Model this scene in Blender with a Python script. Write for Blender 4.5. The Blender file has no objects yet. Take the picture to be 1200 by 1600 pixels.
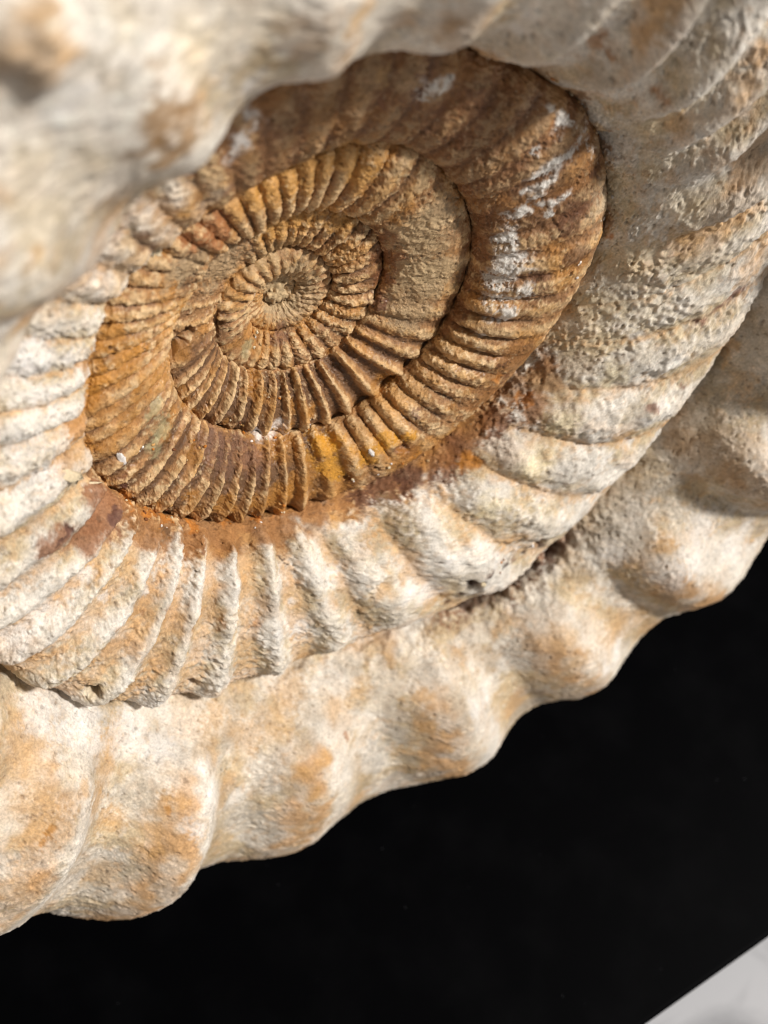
import bpy, math, random, time
import numpy as np
from mathutils import Matrix, Vector
_t0 = time.time()
sc = bpy.context.scene
S = 0.01                                        # fossil space is in centimetres

# ---------------------------------------------------------------- camera (hand-held phone, close up)
CAM_R = np.array([[0.8251892, 0.2583097, 0.5023335], [-0.2343087, -0.6526583, 0.7205114], [0.5139672, -0.7122593, -0.4780423]])
CAM_T = np.array([-2.000276, -3.95498, 17.342457])
UP_F  = np.array([-0.2987366, 0.9543356, -0.0])                           # gravity's up, in fossil space: the shell stands on its rim
ax_y = np.array([0., 0., -1.]); ax_z = UP_F/np.linalg.norm(UP_F); ax_x = np.cross(ax_y, ax_z)
F2W = np.stack([ax_x, ax_y, ax_z])              # fossil -> world rotation
LOW = 15.15                                     # lowest point of the rim below the coil axis
def to_world(P): return (P @ F2W.T) * S + np.array([0, 0, LOW*S])
cam_c = to_world((-CAM_R.T @ CAM_T)[None])[0]
rw = CAM_R @ F2W.T                              # world -> camera axes (x right, y down, z forward)
M = Matrix([[rw[0][i], -rw[1][i], -rw[2][i], cam_c[i]] for i in range(3)] + [[0, 0, 0, 1]])
cd = bpy.data.cameras.new('camera'); cam = bpy.data.objects.new('camera', cd); sc.collection.objects.link(cam)
cam.matrix_world = M
cd.sensor_fit = 'VERTICAL'; cd.sensor_height = 24.0; cd.lens = 24.0*1551.963/1600.0
cd.clip_start = 0.005; cd.clip_end = 50
cd.dof.use_dof = True; cd.dof.focus_distance = 0.172; cd.dof.aperture_fstop = 10.5
sc.camera = cam

# ---------------------------------------------------------------- world and lamps
w = bpy.data.worlds.new('World'); sc.world = w; w.use_nodes = True
bg = w.node_tree.nodes['Background']; bg.inputs[0].default_value = (1.0, 0.94, 0.86, 1); bg.inputs[1].default_value = 0.23
def cam_dir(x, y, z):                            # a direction given as seen by the photographer
    v = rw.T @ np.array([x, y, z], float); return v/np.linalg.norm(v)
def area(name, d, dist, size, power, col, target=(0, 0, LOW*S)):
    ld = bpy.data.lights.new(name, 'AREA'); ld.energy = power; ld.color = col; ld.shape = 'DISK'; ld.size = size
    o = bpy.data.objects.new(name, ld); sc.collection.objects.link(o)
    p = Vector(target) + Vector(d)*dist; o.location = p
    o.rotation_euler = (Vector(target)-p).to_track_quat('-Z', 'Y').to_euler(); return o
def fossil_dir(az, el):                          # a direction over the face of the shell
    a, e = math.radians(az), math.radians(el); return F2W @ np.array([math.cos(a)*math.cos(e), math.sin(a)*math.cos(e), math.sin(e)])
area('window_light', fossil_dir(68, 34), 3.0, 0.34, 131, (1.0, 0.965, 0.915))
area('room_bounce', fossil_dir(-32, 48), 2.2, 1.5, 46, (1.0, 0.96, 0.91))
sc.view_settings.view_transform = 'Standard'; sc.view_settings.look = 'None'; sc.view_settings.exposure = 0; sc.view_settings.gamma = 1
sc.cycles.use_denoising = True
try: sc.cycles.max_bounces = 6; sc.cycles.filter_width = 1.1; sc.cycles.sample_clamp_indirect = 3.0
except Exception: pass

# ---------------------------------------------------------------- shell geometry (fossil space, cm)
# the shell is one logarithmic coil; TH is the unwrapped coil angle in degrees
CONE = 0.3737                      # the umbilical seam lies on a cone  z = CONE * r
SEAM = np.array([(-900,.05),(-700,.12),(-560,.21),(-420,.30),(-340,.42),(-240,.55),(-160,.66),(-90,.75),(-40,.84),(21,1.02),(77,1.15),(98,1.24),(128,1.32),(158,1.36),(177,1.38),(206,1.37),(234,1.38),(263,1.39),(292,1.50),
 (311,1.60),(334,1.63),(363,1.72),(381,1.86),(413,2.02),(439,2.15),(454,2.20),(467,2.12),(481,2.13),(510,2.20),(528,2.34),(544,2.38),(555,2.37),(592,2.44),
 (614,2.50),(630,2.60),(653,2.80),(671,2.84),(687,2.90),(716,3.10),(745,3.33),(755,3.40),(776,3.50),(792,3.60),(804,3.66),(816,3.54),(827,3.32),(843,3.24),
 (856,3.40),(873,3.76),(881,3.90),(895,3.92),(905,4.0),(921,4.18),(944,4.14),(962,4.14),(979,4.18),(992,4.21),(1010,4.34),(1025,4.48),(1037,4.56),(1052,4.66),
 (1067,4.86),(1084,5.10),(1104,5.50),(1118,5.56),(1135,5.56),(1143,5.40),(1152,5.28),(1180,5.35),(1200,5.4),(1208,5.2),(1226,5.1),(1250,5.8),(1280,6.75),(1302,7.42),(1311,7.58),(1320,7.75),(1337,7.77),
 (1347,7.72),(1357,7.84),(1371,8.23),(1382,8.64),(1391,8.9),(1399,9.0),(1414,8.88),(1429,8.84),(1440,8.84),(1453,8.9),(1480,9.2),(1560,10.2),(1700,12.0),(1900,14.9)],float)
_sg = np.arange(-900, 1900.1, 1.0)
_sr = np.interp(_sg, SEAM[:,0], np.log(SEAM[:,1]))
_k = np.exp(-0.5*(np.arange(-12,13)/4.0)**2); _k /= _k.sum()
_sr = np.convolve(np.pad(_sr, 12, mode='edge'), _k, mode='valid')
def seam_r(T): return np.exp(np.interp(T, _sg, _sr))

def table(T, pts):
    p = np.array(pts, float); return np.interp(T, p[:,0], p[:,1])
H_TAB  = [(-900,.34),(0,.34),(70,.24),(90,.15),(150,.15),(190,.26),(420,.26),(450,.17),(510,.17),(545,.24),(640,.27),(662,.40),(730,.40),(755,.28),(780,.27),(820,.13),(870,.14),(900,.24),(1000,.28),(1060,.25),(1100,.22),(1200,.26)]
HP_TAB = [(70,.68),(90,1.0),(150,1.0),(190,.68),(430,.68),(450,1.),(510,1.),(545,.68),(790,.68),(820,1.1),(870,1.1),(905,.68),(985,.68),(1012,1.3),(1062,1.3),(1092,1.0),(1200,.9)]     # height of a covered whorl over its chord
SK_TAB = [(-420,0),(700,0),(1000,0)]
R_TAB  = [(1080,10.2),(1180,11.0),(1280,13.2),(1320,14.6),(1347,15.2),(1450,17.0),(1560,18.5)]     # venter radius of the last whorl
B_TAB  = [(1080,3.4),(1140,3.7),(1180,4.15),(1226,4.6),(1280,4.9),(1320,5.27),(1347,5.42),(1390,5.65),(1450,5.98),(1560,6.4)]  # half thickness of the last whorl
FULL0 = 1092.02                                  # from here on the venter is exposed
def prof_covered(T, t):
    r1 = seam_r(T); z1 = CONE*r1; r2 = seam_r(T+360); z2 = CONE*r2
    H = table(T, H_TAB); dr, dz = r2-r1, z2-z1
    x = .5-.5*np.cos(np.pi*t); s = np.sin(np.pi*t)
    y = H*np.sign(s)*np.abs(s)**table(T, HP_TAB)
    return r1 + x*dr - y*dz, z1 + x*dz + y*dr
def prof_open(T, t):
    r1 = seam_r(T); z1 = CONE*r1
    R = table(T, R_TAB); b = table(T, B_TAB); n = 2.3
    s0 = (1-np.clip(z1/b,0,.98)**n)**(1/n)
    a = (R-r1)/(1+s0); rc = R-a
    ph0 = np.arctan2((z1/b)**(n/2), -s0**(n/2))
    ph = ph0 + (-ph0-1.9)*t*0.985
    cs, sn = np.cos(ph), np.sin(ph)
    return rc + a*np.sign(cs)*np.abs(cs)**(2/n), b*np.sign(sn)*np.abs(sn)**(2/n)
def profile(T, t, full=None):
    """T,t arrays -> (rho, z).  t: 0 seam .. 1 outer seam (covered whorls);  0 seam .. 1 lower lip (last whorl)"""
    T = np.asarray(T, float); t = np.asarray(t, float)
    if full is None: full = T >= FULL0
    wf = np.clip((T-1070)/110, 0, 1); wf = wf*wf*(3-2*wf)
    q = np.clip((t-.405)/.08, 0, 1); q = q*q*(3-2*q)
    a = prof_covered(T, np.where(full, np.minimum(t/.4, 1.04), t)); b = prof_open(T, np.where(full, t, .4*t))
    k = np.where(full, np.maximum(wf, q), wf)
    return a[0]+(b[0]-a[0])*k, a[1]+(b[1]-a[1])*k
def xyz(T, rho, z):
    a = np.radians(T); return np.stack([rho*np.cos(a), rho*np.sin(a), z], -1)

# ---------------------------------------------------------------- rib crests along the coil (unwrapped degrees)
RIBS = list(np.arange(-900, -110, 11.25)) + [-102,-90,-78,-65,-50,-37,-23,-10,3,15,27,39,50,60,70,79,88,94.5,100,107.5,114,120,128,136,145,154,163,172,182,192,
 201.5,209,216,225,235,246,256.5,267,276,285,295,304.5,318,330,340,350,361,372,383,394,405,416,426,436,
 445,452.5,457.5,462.5,467.5,472.5,478.5,484,490,495,500.5,505.5,510.5,515,520,524,528.5,533,538,543.5,549,553.5,559.5,566,572,579,585.5,592,600,606,612.5,618.5,625,631.5,638.5,647,656,
 664,670,676.5,683,690,697,703,709.5,716,722,729.5,737,744,751,758,766,773,780,788,796,803,810,817,824,831,838,845,852,859,866,873,
 880.5,886.5,892.5,898,904,913.5,923.5,931.5,939,948,957,965,974.5,985.5,996.5,1009,1026,1040,1052,1064,1077,1087,1097,1107,
 1117.5,1126,1136,1148,1161,1176,1193,1208,1224,1240,1257,1276,1296,1316,1334,1354,1375,1393.5,1411,1428,1446,1466,1487,1510,1535,1560]
RIBS = np.array(sorted(RIBS), float)
UIDX = np.arange(len(RIBS), dtype=float)
def T_of_u(u): return np.interp(u, UIDX, RIBS)
def u_of_T(T): return np.interp(T, RIBS, UIDX)
LEAN = [(-420,0),(180,0),(200,9),(225,12),(246,8),(262,-3),(290,-2),(340,0),(440,0),(500,3),(520,8),(545,12),(556,6),(590,0),(640,-2),(680,2),(800,0),(935,-8),(950,-5),(965,4),(985,8),(1052,18),(1092,25),(1092.01,62),(1150,45),(1180,25),(1300,0),(1560,0)]
TREF = [(-420,.7),(150,.7),(240,.5),(440,.6),(640,.6),(660,.3),(800,.5),(870,.55),(940,.5),(1092,.36),(1092.01,.145),(1560,.15)]
AMP  = [(-900,.0),(-500,.05),(-330,.22),(-110,.24),(60,.24),(120,.26),(135,.10),(195,.14),(205,.3),(250,.34),(318,.34),(335,.28),(350,.12),(370,.05),(425,.05),(440,.2),(450,.30),(500,.32),(512,.24),(560,.26),(575,.18),(585,.32),(640,.32),(655,.22),(664,.25),
 (725,.23),(745,.07),(800,.09),(830,.07),(865,.10),(880,.13),(915,.18),(940,.24),(990,.22),(1015,.15),(1040,.15),(1070,.12),(1092,.14),(1115,.28),(1148,.34),(1168,.22),(1185,.12),(1240,.12),(1300,.225),(1560,.225)]   # relief as a share of the rib spacing
SHARP = [(-420,1.2),(120,1.4),(185,3.),(230,6.5),(325,5.5),(345,2),(440,1.0),(500,.8),(520,.7),(560,.8),(585,5.0),(610,6.5),(640,4),(660,1.05),(740,1.2),(900,1.2),(925,1.7),(942,3.8),(985,3.6),(1005,1.5),(1030,1.1),(1090,1.1),(1112,2.4),(1140,3.2),(1200,2.4),(1330,1.8),(1560,1.6)]

# ---------------------------------------------------------------- noise (numpy, gradient noise)
_rng = np.random.default_rng(7)
_perm = _rng.permutation(256).astype(np.int32); _perm = np.concatenate([_perm, _perm, _perm])
_grad = _rng.normal(size=(256, 3)).astype(np.float32); _grad /= np.linalg.norm(_grad, axis=1)[:, None]
def noise(P, s, off=0.0):
    Q = (P*s + off).astype(np.float32); I = np.floor(Q).astype(np.int32); F = Q - I; I &= 255
    U = F*F*F*(F*(F*6-15)+10); out = np.zeros(len(P), np.float32)
    for a in (0, 1):
        wa = U[:, 0] if a else 1-U[:, 0]
        for b in (0, 1):
            wb = wa*(U[:, 1] if b else 1-U[:, 1])
            h = _perm[_perm[I[:, 0]+a]+I[:, 1]+b]
            for c in (0, 1):
                g = _grad[_perm[h+I[:, 2]+c] & 255]
                out += wb*(U[:, 2] if c else 1-U[:, 2])*(g[:, 0]*(F[:, 0]-a)+g[:, 1]*(F[:, 1]-b)+g[:, 2]*(F[:, 2]-c))
    return out*1.6
def fbm(P, s, n=3, off=0.0, gain=.5):
    o = np.zeros(len(P), np.float32); a = 1.0
    for i in range(n): o += a*noise(P, s*2.03**i, off+17.3*i); a *= gain
    return o
def ss(x, a, b):
    t = np.clip((x-a)/(b-a), 0, 1); return t*t*(3-2*t)

# ---------------------------------------------------------------- blocks of the coil:  u-range, columns per rib, t samples
rng = np.random.default_rng(3)
rib_jit = rng.uniform(.8, 1.15, len(RIBS)+2); rib_tw = rng.normal(0, 1, (len(RIBS)+2, 3))
def surface(u, t):
    """base surface plus ribs; u (rib number), t (across the whorl), both arrays"""
    Tm = T_of_u(u)
    lt = np.where(Tm < FULL0, np.minimum(t, .9), np.minimum(t, .36))
    T = Tm + table(Tm, LEAN)*(lt-table(Tm, TREF))
    rho, z = profile(T, t, Tm >= FULL0)
    return T, rho, z
def rib_relief(P, u, t, Tm):
    """height of the ribs over their valleys, and the amplitude there (cm)"""
    k = np.round(u).astype(int); ph = u-k
    p = table(Tm, SHARP)
    i = np.clip(k, 1, len(RIBS)-2)
    sp = np.interp(u, UIDX[1:-1], (RIBS[2:]-RIBS[:-2])*.5)
    full = Tm >= FULL0
    A = table(Tm, AMP)*np.radians(sp)*seam_r(Tm)*(1.7-.4*ss(Tm, 1062, 1125))
    ph = ph + .05*np.sin(7*t+rib_tw[i, 0])*(1-4*ph*ph)
    wear = 1 + .22*noise(P.astype(np.float32), 1.7, 9.)*(~full) + .2*noise(P.astype(np.float32), .5, 19.) + .75*noise(P.astype(np.float32), 1.1, 29.)*np.exp(-((Tm-1050)/38)**2)
    for (x, y, z, r, h) in WEAR:
        j = np.nonzero((np.abs(P[:, 0]-x) < r*1.5) & (np.abs(P[:, 1]-y) < r*1.5) & (np.abs(P[:, 2]-z) < r*1.5))[0]
        if len(j):
            q = np.linalg.norm(P[j]-np.array([x, y, z]), axis=1)/r
            wear[j] *= 1-h*ss(q + .3*noise(P[j].astype(np.float32), 3.5, 77.), 1.15, .6)
    p = p*np.where(Tm > 1290, np.where(ph < 0, .75, 2.0), 1.0)
    sh = np.abs(np.cos(np.pi*np.clip(ph, -.5, .5)))**p*rib_jit[i]*np.clip(wear, .04, 1.6)
    fw = ss(Tm, 1062, 1125); tc = np.where(full, t/.4, t); tf = np.where(full, t, .4*t)
    ra = table(Tm, [(640,.04),(660,.02),(800,.06),(840,.12),(870,.06),(990,.06),(1012,.15),(1050,.18),(1064,.22),(1080,.34),(1092,.40)]); rc = table(Tm, [(640,.85),(665,.42),(730,.42),(750,.8),(960,.8),(1010,.62),(1092,.62)])
    f1 = ss(tc, ra, ra+.18)*(1-.85*ss(tc, rc, rc+.24))
    rb = table(Tm, [(1062,.13),(1092,.12),(1112,.10),(1132,.07),(1160,.02),(1290,.03)]); f2 = (.12+.88*ss(tf, rb, rb+.09))*(1-.42*ss(tf, .19, .31))*(1-.7*ss(tf, .62, .9))
    f = f1*(1-fw)+f2*fw
    return A*f*sh, A*f

# ---------------------------------------------------------------- stains, painted highlights and shade, and pits: x, y, z, radius (cm, fossil space), colour, strength
STAINS_AND_LIGHT = [
(-3.92,0.58,1.71,0.30,'ochre',0.80),
(-3.94,-0.14,1.74,0.33,'ochre',0.80),
(-4.10,-0.30,2.07,0.30,'ochre',0.80),
(-3.75,0.04,1.70,0.35,'ochre',0.80),
(-3.56,0.78,1.61,0.30,'ochre',0.80),
(-3.83,-1.06,1.78,0.25,'ochre',0.80),
(-3.26,0.38,1.64,0.31,'ochre',0.80),
(-1.25,2.81,1.35,0.45,'gold',0.75),
(-0.73,3.13,1.41,0.45,'gold',0.75),
(-0.21,3.43,1.48,0.41,'gold',0.75),
(0.14,3.09,1.45,0.33,'gold',0.75),
(-0.81,1.81,0.88,0.31,'gold',0.75),
(-0.47,1.92,0.82,0.31,'gold',0.75),
(-0.04,2.00,0.84,0.35,'gold',0.75),
(0.55,1.87,0.89,0.33,'gold',0.75),
(-2.03,2.18,1.31,0.41,'rust',0.80),
(-2.35,2.06,1.39,0.32,'rust',0.80),
(-1.52,1.22,0.84,0.52,'greige',0.80),
(-2.30,1.63,1.41,0.37,'greige',0.80),
(-2.59,1.60,1.40,0.32,'greige',0.80),
(0.37,2.20,1.00,0.09,'white',0.90),
(1.77,1.77,1.39,0.72,'greige',0.75),
(2.36,0.91,1.38,0.63,'greige',0.75),
(1.96,0.83,1.22,0.55,'greige',0.75),
(1.91,2.32,1.50,0.39,'greige',0.75),
(2.17,0.14,1.24,0.54,'greige',0.75),
(1.57,1.13,1.01,0.30,'brown',0.80),
(1.31,1.59,1.07,0.29,'brown',0.80),
(1.71,0.63,0.85,0.22,'brown',0.80),
(1.74,0.11,0.92,0.21,'darkrust',0.90),
(3.07,0.86,1.44,0.31,'rust2',0.80),
(3.07,0.22,1.51,0.29,'rust2',0.80),
(2.86,1.65,1.58,0.24,'rust2',0.80),
(2.61,2.30,1.75,0.24,'rust2',0.80),
(2.99,-0.20,1.52,0.24,'rust2',0.80),
(2.08,2.84,1.79,0.23,'rust2',0.80),
(0.36,4.73,2.08,0.21,'chalk',0.95),
(0.66,4.79,2.15,0.13,'chalk',0.95),
(2.74,4.24,2.36,0.21,'chalk',0.95),
(2.47,4.49,2.35,0.14,'chalk',0.95),
(3.28,4.19,2.38,0.24,'chalk',0.95),
(3.03,3.80,2.41,0.25,'chalk',0.95),
(2.97,3.43,2.32,0.30,'chalk',0.95),
(2.82,3.26,2.25,0.26,'chalk',0.95),
(3.44,3.01,2.36,0.20,'chalk',0.95),
(3.36,2.68,2.31,0.16,'chalk',0.95),
(3.01,2.62,2.14,0.19,'chalk',0.95),
(2.96,2.36,2.07,0.26,'chalk',0.95),
(3.00,1.99,1.94,0.27,'chalk',0.95),
(3.64,3.92,2.39,0.14,'chalk',0.95),
(3.03,1.95,1.97,0.29,'chalk',0.95),
(3.27,1.58,2.10,0.38,'chalk',0.95),
(3.16,1.26,1.94,0.26,'chalk',0.95),
(3.57,1.00,2.28,0.22,'chalk',0.95),
(3.39,0.76,2.08,0.27,'chalk',0.95),
(3.54,0.53,2.28,0.20,'chalk',0.95),
(3.33,-0.08,1.98,0.16,'chalk',0.95),
(2.78,3.07,2.21,0.15,'chalk',0.95),
(2.93,4.32,2.37,0.12,'chalk',0.95),
(3.06,2.96,2.29,0.18,'chalk',0.95),
(3.35,1.16,2.09,0.19,'chalk',0.95),
(3.34,0.28,2.02,0.17,'chalk',0.95),
(2.68,3.82,2.37,0.17,'chalk',0.95),
(3.92,2.71,2.40,0.29,'dkbrown',0.70),
(4.28,1.89,2.53,0.33,'dkbrown',0.70),
(3.79,1.33,2.37,0.25,'dkbrown',0.70),
(3.92,3.44,2.41,0.15,'dkbrown',0.70),
(3.80,2.38,2.41,0.19,'dkbrown',0.70),
(4.54,2.63,2.43,0.17,'orange',0.80),
(5.04,2.18,2.29,0.13,'orange',0.80),
(4.08,-0.52,2.33,0.57,'rustor',0.85),
(3.98,-1.57,2.24,0.59,'rustor',0.85),
(5.01,-1.07,2.54,0.44,'rustor',0.85),
(4.87,-1.69,2.72,0.45,'rustor',0.85),
(3.79,-2.86,2.33,0.49,'brown',0.85),
(3.50,-3.27,2.49,0.39,'brown',0.85),
(4.33,-2.22,2.40,0.39,'brown',0.85),
(4.22,-1.08,2.29,0.14,'dkbrown',0.60),
(3.91,-0.64,2.34,0.11,'dkbrown',0.60),
(-3.59,-2.26,2.27,0.58,'brown2',0.90),
(-4.13,-2.32,2.46,0.44,'brown2',0.90),
(-4.66,-2.05,2.81,0.34,'brown2',0.90),
(-3.84,-1.74,2.24,0.33,'brown2',0.90),
(-3.57,-2.28,2.33,0.14,'purple',0.90),
(-4.45,-1.99,2.72,0.16,'purple',0.90),
(-1.90,-3.66,2.26,0.22,'purple',0.90),
(-1.85,-3.71,2.48,0.13,'purple',0.90),
(-3.09,-2.35,1.76,0.13,'purple',0.90),
(-2.78,-3.10,2.22,0.52,'brown3',0.90),
(-1.92,-3.63,2.13,0.46,'brown3',0.90),
(-1.25,-3.86,2.13,0.47,'brown3',0.90),
(-0.55,-4.04,2.14,0.46,'brown3',0.90),
(-3.15,-2.62,1.95,0.30,'brown3',0.90),
(0.03,-4.22,2.17,0.37,'brown3',0.90),
(-3.10,-2.65,1.85,0.16,'orange',0.85),
(-2.73,-3.01,1.86,0.17,'orange',0.85),
(-2.36,-3.30,1.91,0.17,'orange',0.85),
(-1.82,-3.63,1.89,0.16,'orange',0.85),
(-1.09,-3.95,1.81,0.17,'orange',0.85),
(-0.41,-4.09,1.85,0.17,'orange',0.85),
(0.08,-3.96,1.93,0.17,'orange',0.85),
(-0.69,-4.15,2.26,0.24,'tan',0.60),
(0.84,-4.17,1.90,0.35,'brown3',0.85),
(1.49,-4.13,2.07,0.29,'brown3',0.85),
(0.57,-4.15,1.90,0.25,'brown3',0.85),
(2.37,-3.81,2.05,0.52,'darkrust',0.85),
(2.84,-3.60,2.19,0.36,'darkrust',0.85),
(1.83,-4.00,1.94,0.29,'darkrust',0.85),
(2.44,-2.68,2.11,0.22,'darkrust',0.85),
(2.64,-2.92,2.15,0.29,'gold2',0.80),
(3.91,-3.00,2.60,0.26,'gold2',0.80),
(0.81,-2.71,1.61,0.37,'yellow',0.85),
(1.07,-3.16,1.86,0.34,'yellow',0.85),
(1.08,-2.69,1.51,0.31,'yellow',0.85),
(1.68,-2.83,1.92,0.31,'yellow',0.85),
(1.99,-2.49,2.00,0.28,'yellow',0.85),
(2.47,-2.39,2.13,0.22,'yellow',0.85),
(2.53,-1.92,2.02,0.17,'purple',0.70),
(-0.07,-2.46,1.09,0.24,'white',0.90),
(0.26,-2.61,1.05,0.18,'white',0.90),
(-0.29,-2.46,1.05,0.15,'white',0.90),
(-2.52,-1.38,1.52,0.29,'green',0.60),
(-2.63,-1.63,1.70,0.26,'green',0.60),
(-2.72,-0.85,1.57,0.17,'green',0.60),
(-0.62,-0.78,0.63,0.19,'green',0.60),
(-0.54,0.23,0.49,0.11,'white',0.95),
(-0.00,0.50,0.41,0.51,'greige',0.70),
(0.36,-0.13,0.33,0.51,'greige',0.70),
(0.15,-0.26,0.11,0.37,'greige',0.70),
(-0.41,1.36,0.71,0.36,'sand',0.75),
(-0.70,1.18,0.68,0.31,'sand',0.75),
(0.15,-0.71,0.45,0.19,'purple2',0.55),
(-0.05,-0.78,0.51,0.16,'purple2',0.55),
(-0.88,-2.57,1.42,0.49,'purple2',0.55),
(-1.40,-2.20,1.32,0.37,'purple2',0.55),
(-0.47,-2.81,1.48,0.41,'purple2',0.55),
(-2.53,-4.47,2.88,0.19,'tan',0.70),
(-1.62,-4.98,3.09,0.24,'tan',0.70),
(-0.74,-5.41,3.10,0.20,'tan',0.70),
(-4.01,-3.13,2.88,0.16,'tan',0.70),
(-4.67,-3.37,2.95,0.15,'tan',0.70),
(-3.35,-3.54,2.70,0.16,'tan',0.70),
(-1.90,-4.98,2.98,0.13,'tan',0.70),
(1.14,-5.53,3.22,0.36,'olive',0.50),
(1.63,-6.22,3.41,0.37,'olive',0.50),
(2.72,-4.50,3.21,0.30,'olive',0.50),
(2.38,-4.15,2.72,0.42,'olive',0.50),
(2.20,-4.11,2.48,0.36,'olive',0.50),
(0.33,-6.16,3.28,0.26,'white',0.80),
(0.05,-5.46,3.04,0.19,'white',0.80),
(3.18,-5.83,3.60,0.45,'white',0.80),
(3.31,-4.81,3.66,0.30,'white',0.80),
(-0.45,-5.74,3.48,0.17,'white',0.80),
(2.61,-5.67,3.65,0.30,'white',0.80),
(0.97,-5.10,2.97,0.23,'white',0.80),
(-4.98,-3.46,3.00,0.33,'white',0.80),
(-5.35,-3.79,3.12,0.33,'white',0.80),
(-4.20,-3.08,2.75,0.21,'white',0.80),
(-3.15,-3.87,2.82,0.14,'white',0.80),
(-3.87,-3.77,2.89,0.13,'white',0.80),
(1.95,-5.45,3.56,0.30,'tan',0.70),
(2.76,-4.85,3.29,0.23,'tan',0.70),
(2.44,-5.25,3.40,0.20,'tan',0.70),
(-4.79,1.22,2.28,0.42,'white',0.80),
(-4.81,0.61,2.35,0.32,'white',0.80),
(-5.00,-0.09,2.41,0.31,'white',0.80),
(-4.73,-0.83,2.41,0.30,'white',0.80),
(-4.30,0.98,2.09,0.22,'white',0.80),
(-5.06,1.31,2.32,0.31,'white',0.80),
(-4.51,0.21,2.24,0.20,'white',0.80),
(5.28,-1.70,3.24,0.48,'butter',0.70),
(4.84,-2.67,3.35,0.45,'butter',0.70),
(4.17,-3.63,3.41,0.40,'butter',0.70),
(5.99,-0.56,3.32,0.40,'butter',0.70),
(5.01,-1.13,2.57,0.38,'greige',0.50),
(5.36,-0.44,2.76,0.46,'greige',0.50),
(6.98,-1.51,3.87,0.21,'white',0.85),
(7.13,-1.09,3.85,0.18,'white',0.85),
(6.58,-2.54,3.80,0.22,'white',0.85),
(7.05,-2.27,3.71,0.20,'white',0.85),
(6.63,-3.60,3.80,0.21,'white',0.85),
(5.97,-4.03,3.92,0.21,'white',0.85),
(4.60,-4.97,3.88,0.21,'white',0.85),
(5.17,-4.84,3.79,0.17,'white',0.85),
(6.97,0.06,3.75,0.20,'white',0.85),
(6.12,0.44,3.23,0.21,'white',0.85),
(6.96,-1.13,3.83,0.18,'purple2',0.85),
(7.15,0.87,3.54,0.18,'purple2',0.85),
(7.69,1.45,3.66,0.24,'purple2',0.85),
(7.43,1.15,3.61,0.18,'purple2',0.85),
(7.71,-0.83,3.78,0.13,'purple2',0.85),
(8.31,-3.76,3.81,0.91,'grey',0.60),  # soft shade below the middle whorl's ledge, painted in as grey
(8.90,-1.75,3.91,0.94,'grey',0.60),
(9.18,-0.84,4.00,0.75,'grey',0.60),
(7.29,-5.64,3.82,0.68,'grey',0.60),
(7.80,-4.65,3.81,0.66,'grey',0.60),
(8.89,-2.45,4.22,0.63,'tanbrown',0.60),
(9.19,-2.61,4.92,0.49,'tanbrown',0.60),
(8.70,-2.54,3.87,0.42,'tanbrown',0.60),
(8.41,-4.67,5.02,0.33,'tan',0.70),
(8.58,-4.68,5.24,0.24,'tan',0.70),
(9.56,-4.32,5.13,0.66,'white',0.70),
(10.69,-4.83,5.58,0.68,'white',0.70),
(8.67,-5.26,5.63,0.63,'white',0.70),
(9.08,-4.87,5.64,0.48,'white',0.70),
(7.89,-5.46,4.54,0.45,'white',0.70),
(8.35,-7.43,5.37,0.71,'tan2',0.75),
(6.51,-7.17,5.29,0.52,'tan2',0.75),
(9.27,-7.52,5.43,0.44,'tan2',0.75),
(6.90,-7.74,5.76,0.34,'tan2',0.75),
(8.59,-8.26,5.74,0.30,'white',0.80),
(8.03,-8.35,5.99,0.24,'white',0.80),
(4.32,-8.64,5.47,0.32,'white',0.80),
(4.99,-8.94,5.21,0.25,'white',0.80),
(0.08,-9.07,5.13,0.31,'tan',0.80),
(0.17,-9.47,5.46,0.23,'tan',0.80),
(0.56,-8.89,5.11,0.31,'tan',0.80),
(3.20,-8.85,5.25,0.29,'tan',0.80),
(3.49,-9.12,5.57,0.24,'tan',0.80),
(3.21,-8.35,4.83,0.33,'tan',0.80),
(3.73,-9.52,5.78,0.24,'tan',0.80),
(-0.29,-8.35,4.08,0.55,'tan2',0.65),
(-0.96,-8.48,4.05,0.54,'tan2',0.65),
(-1.61,-7.93,3.64,0.36,'tan2',0.65),
(0.21,-8.05,3.62,0.55,'tan2',0.65),
(-1.49,-6.99,3.62,0.35,'tan2',0.65),
(1.15,-8.49,4.24,0.46,'tan2',0.65),
(1.94,-8.49,4.06,0.40,'tan2',0.65),
(1.39,-9.08,4.69,0.18,'rust',0.60),
(2.30,-10.05,5.05,0.49,'grey2',0.60),
(2.74,-9.51,5.01,0.41,'grey2',0.60),
(-1.32,-10.03,4.99,0.45,'grey2',0.60),
(-0.90,-10.38,5.14,0.39,'grey2',0.60),
(-2.25,-9.01,5.38,0.29,'grey2',0.60),
(-4.40,-7.63,4.53,0.47,'tan',0.75),
(-4.12,-8.48,4.65,0.40,'tan',0.75),
(-4.65,-6.92,4.54,0.26,'tan',0.75),
(-3.19,-8.32,4.87,0.31,'tan',0.75),
(-2.93,-8.22,4.90,0.25,'tan',0.75),
(-3.42,-8.73,5.12,0.28,'tan',0.75),
(-3.39,-9.04,5.41,0.25,'tan',0.75),
(-5.54,-6.25,4.10,0.47,'tan2',0.75),
(-5.57,-6.64,4.53,0.41,'tan2',0.75),
(-5.59,-7.03,4.94,0.36,'tan2',0.75),
(-5.58,-5.97,3.86,0.30,'tan2',0.75),
(-5.66,-7.24,5.12,0.15,'ochre',0.70),
(-5.42,-7.20,5.09,0.13,'ochre',0.70),
(-3.05,-8.36,5.00,0.12,'ochre',0.70),
(-5.07,-5.94,3.40,0.50,'white',0.80),
(-4.27,-6.57,3.36,0.59,'white',0.80),
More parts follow.
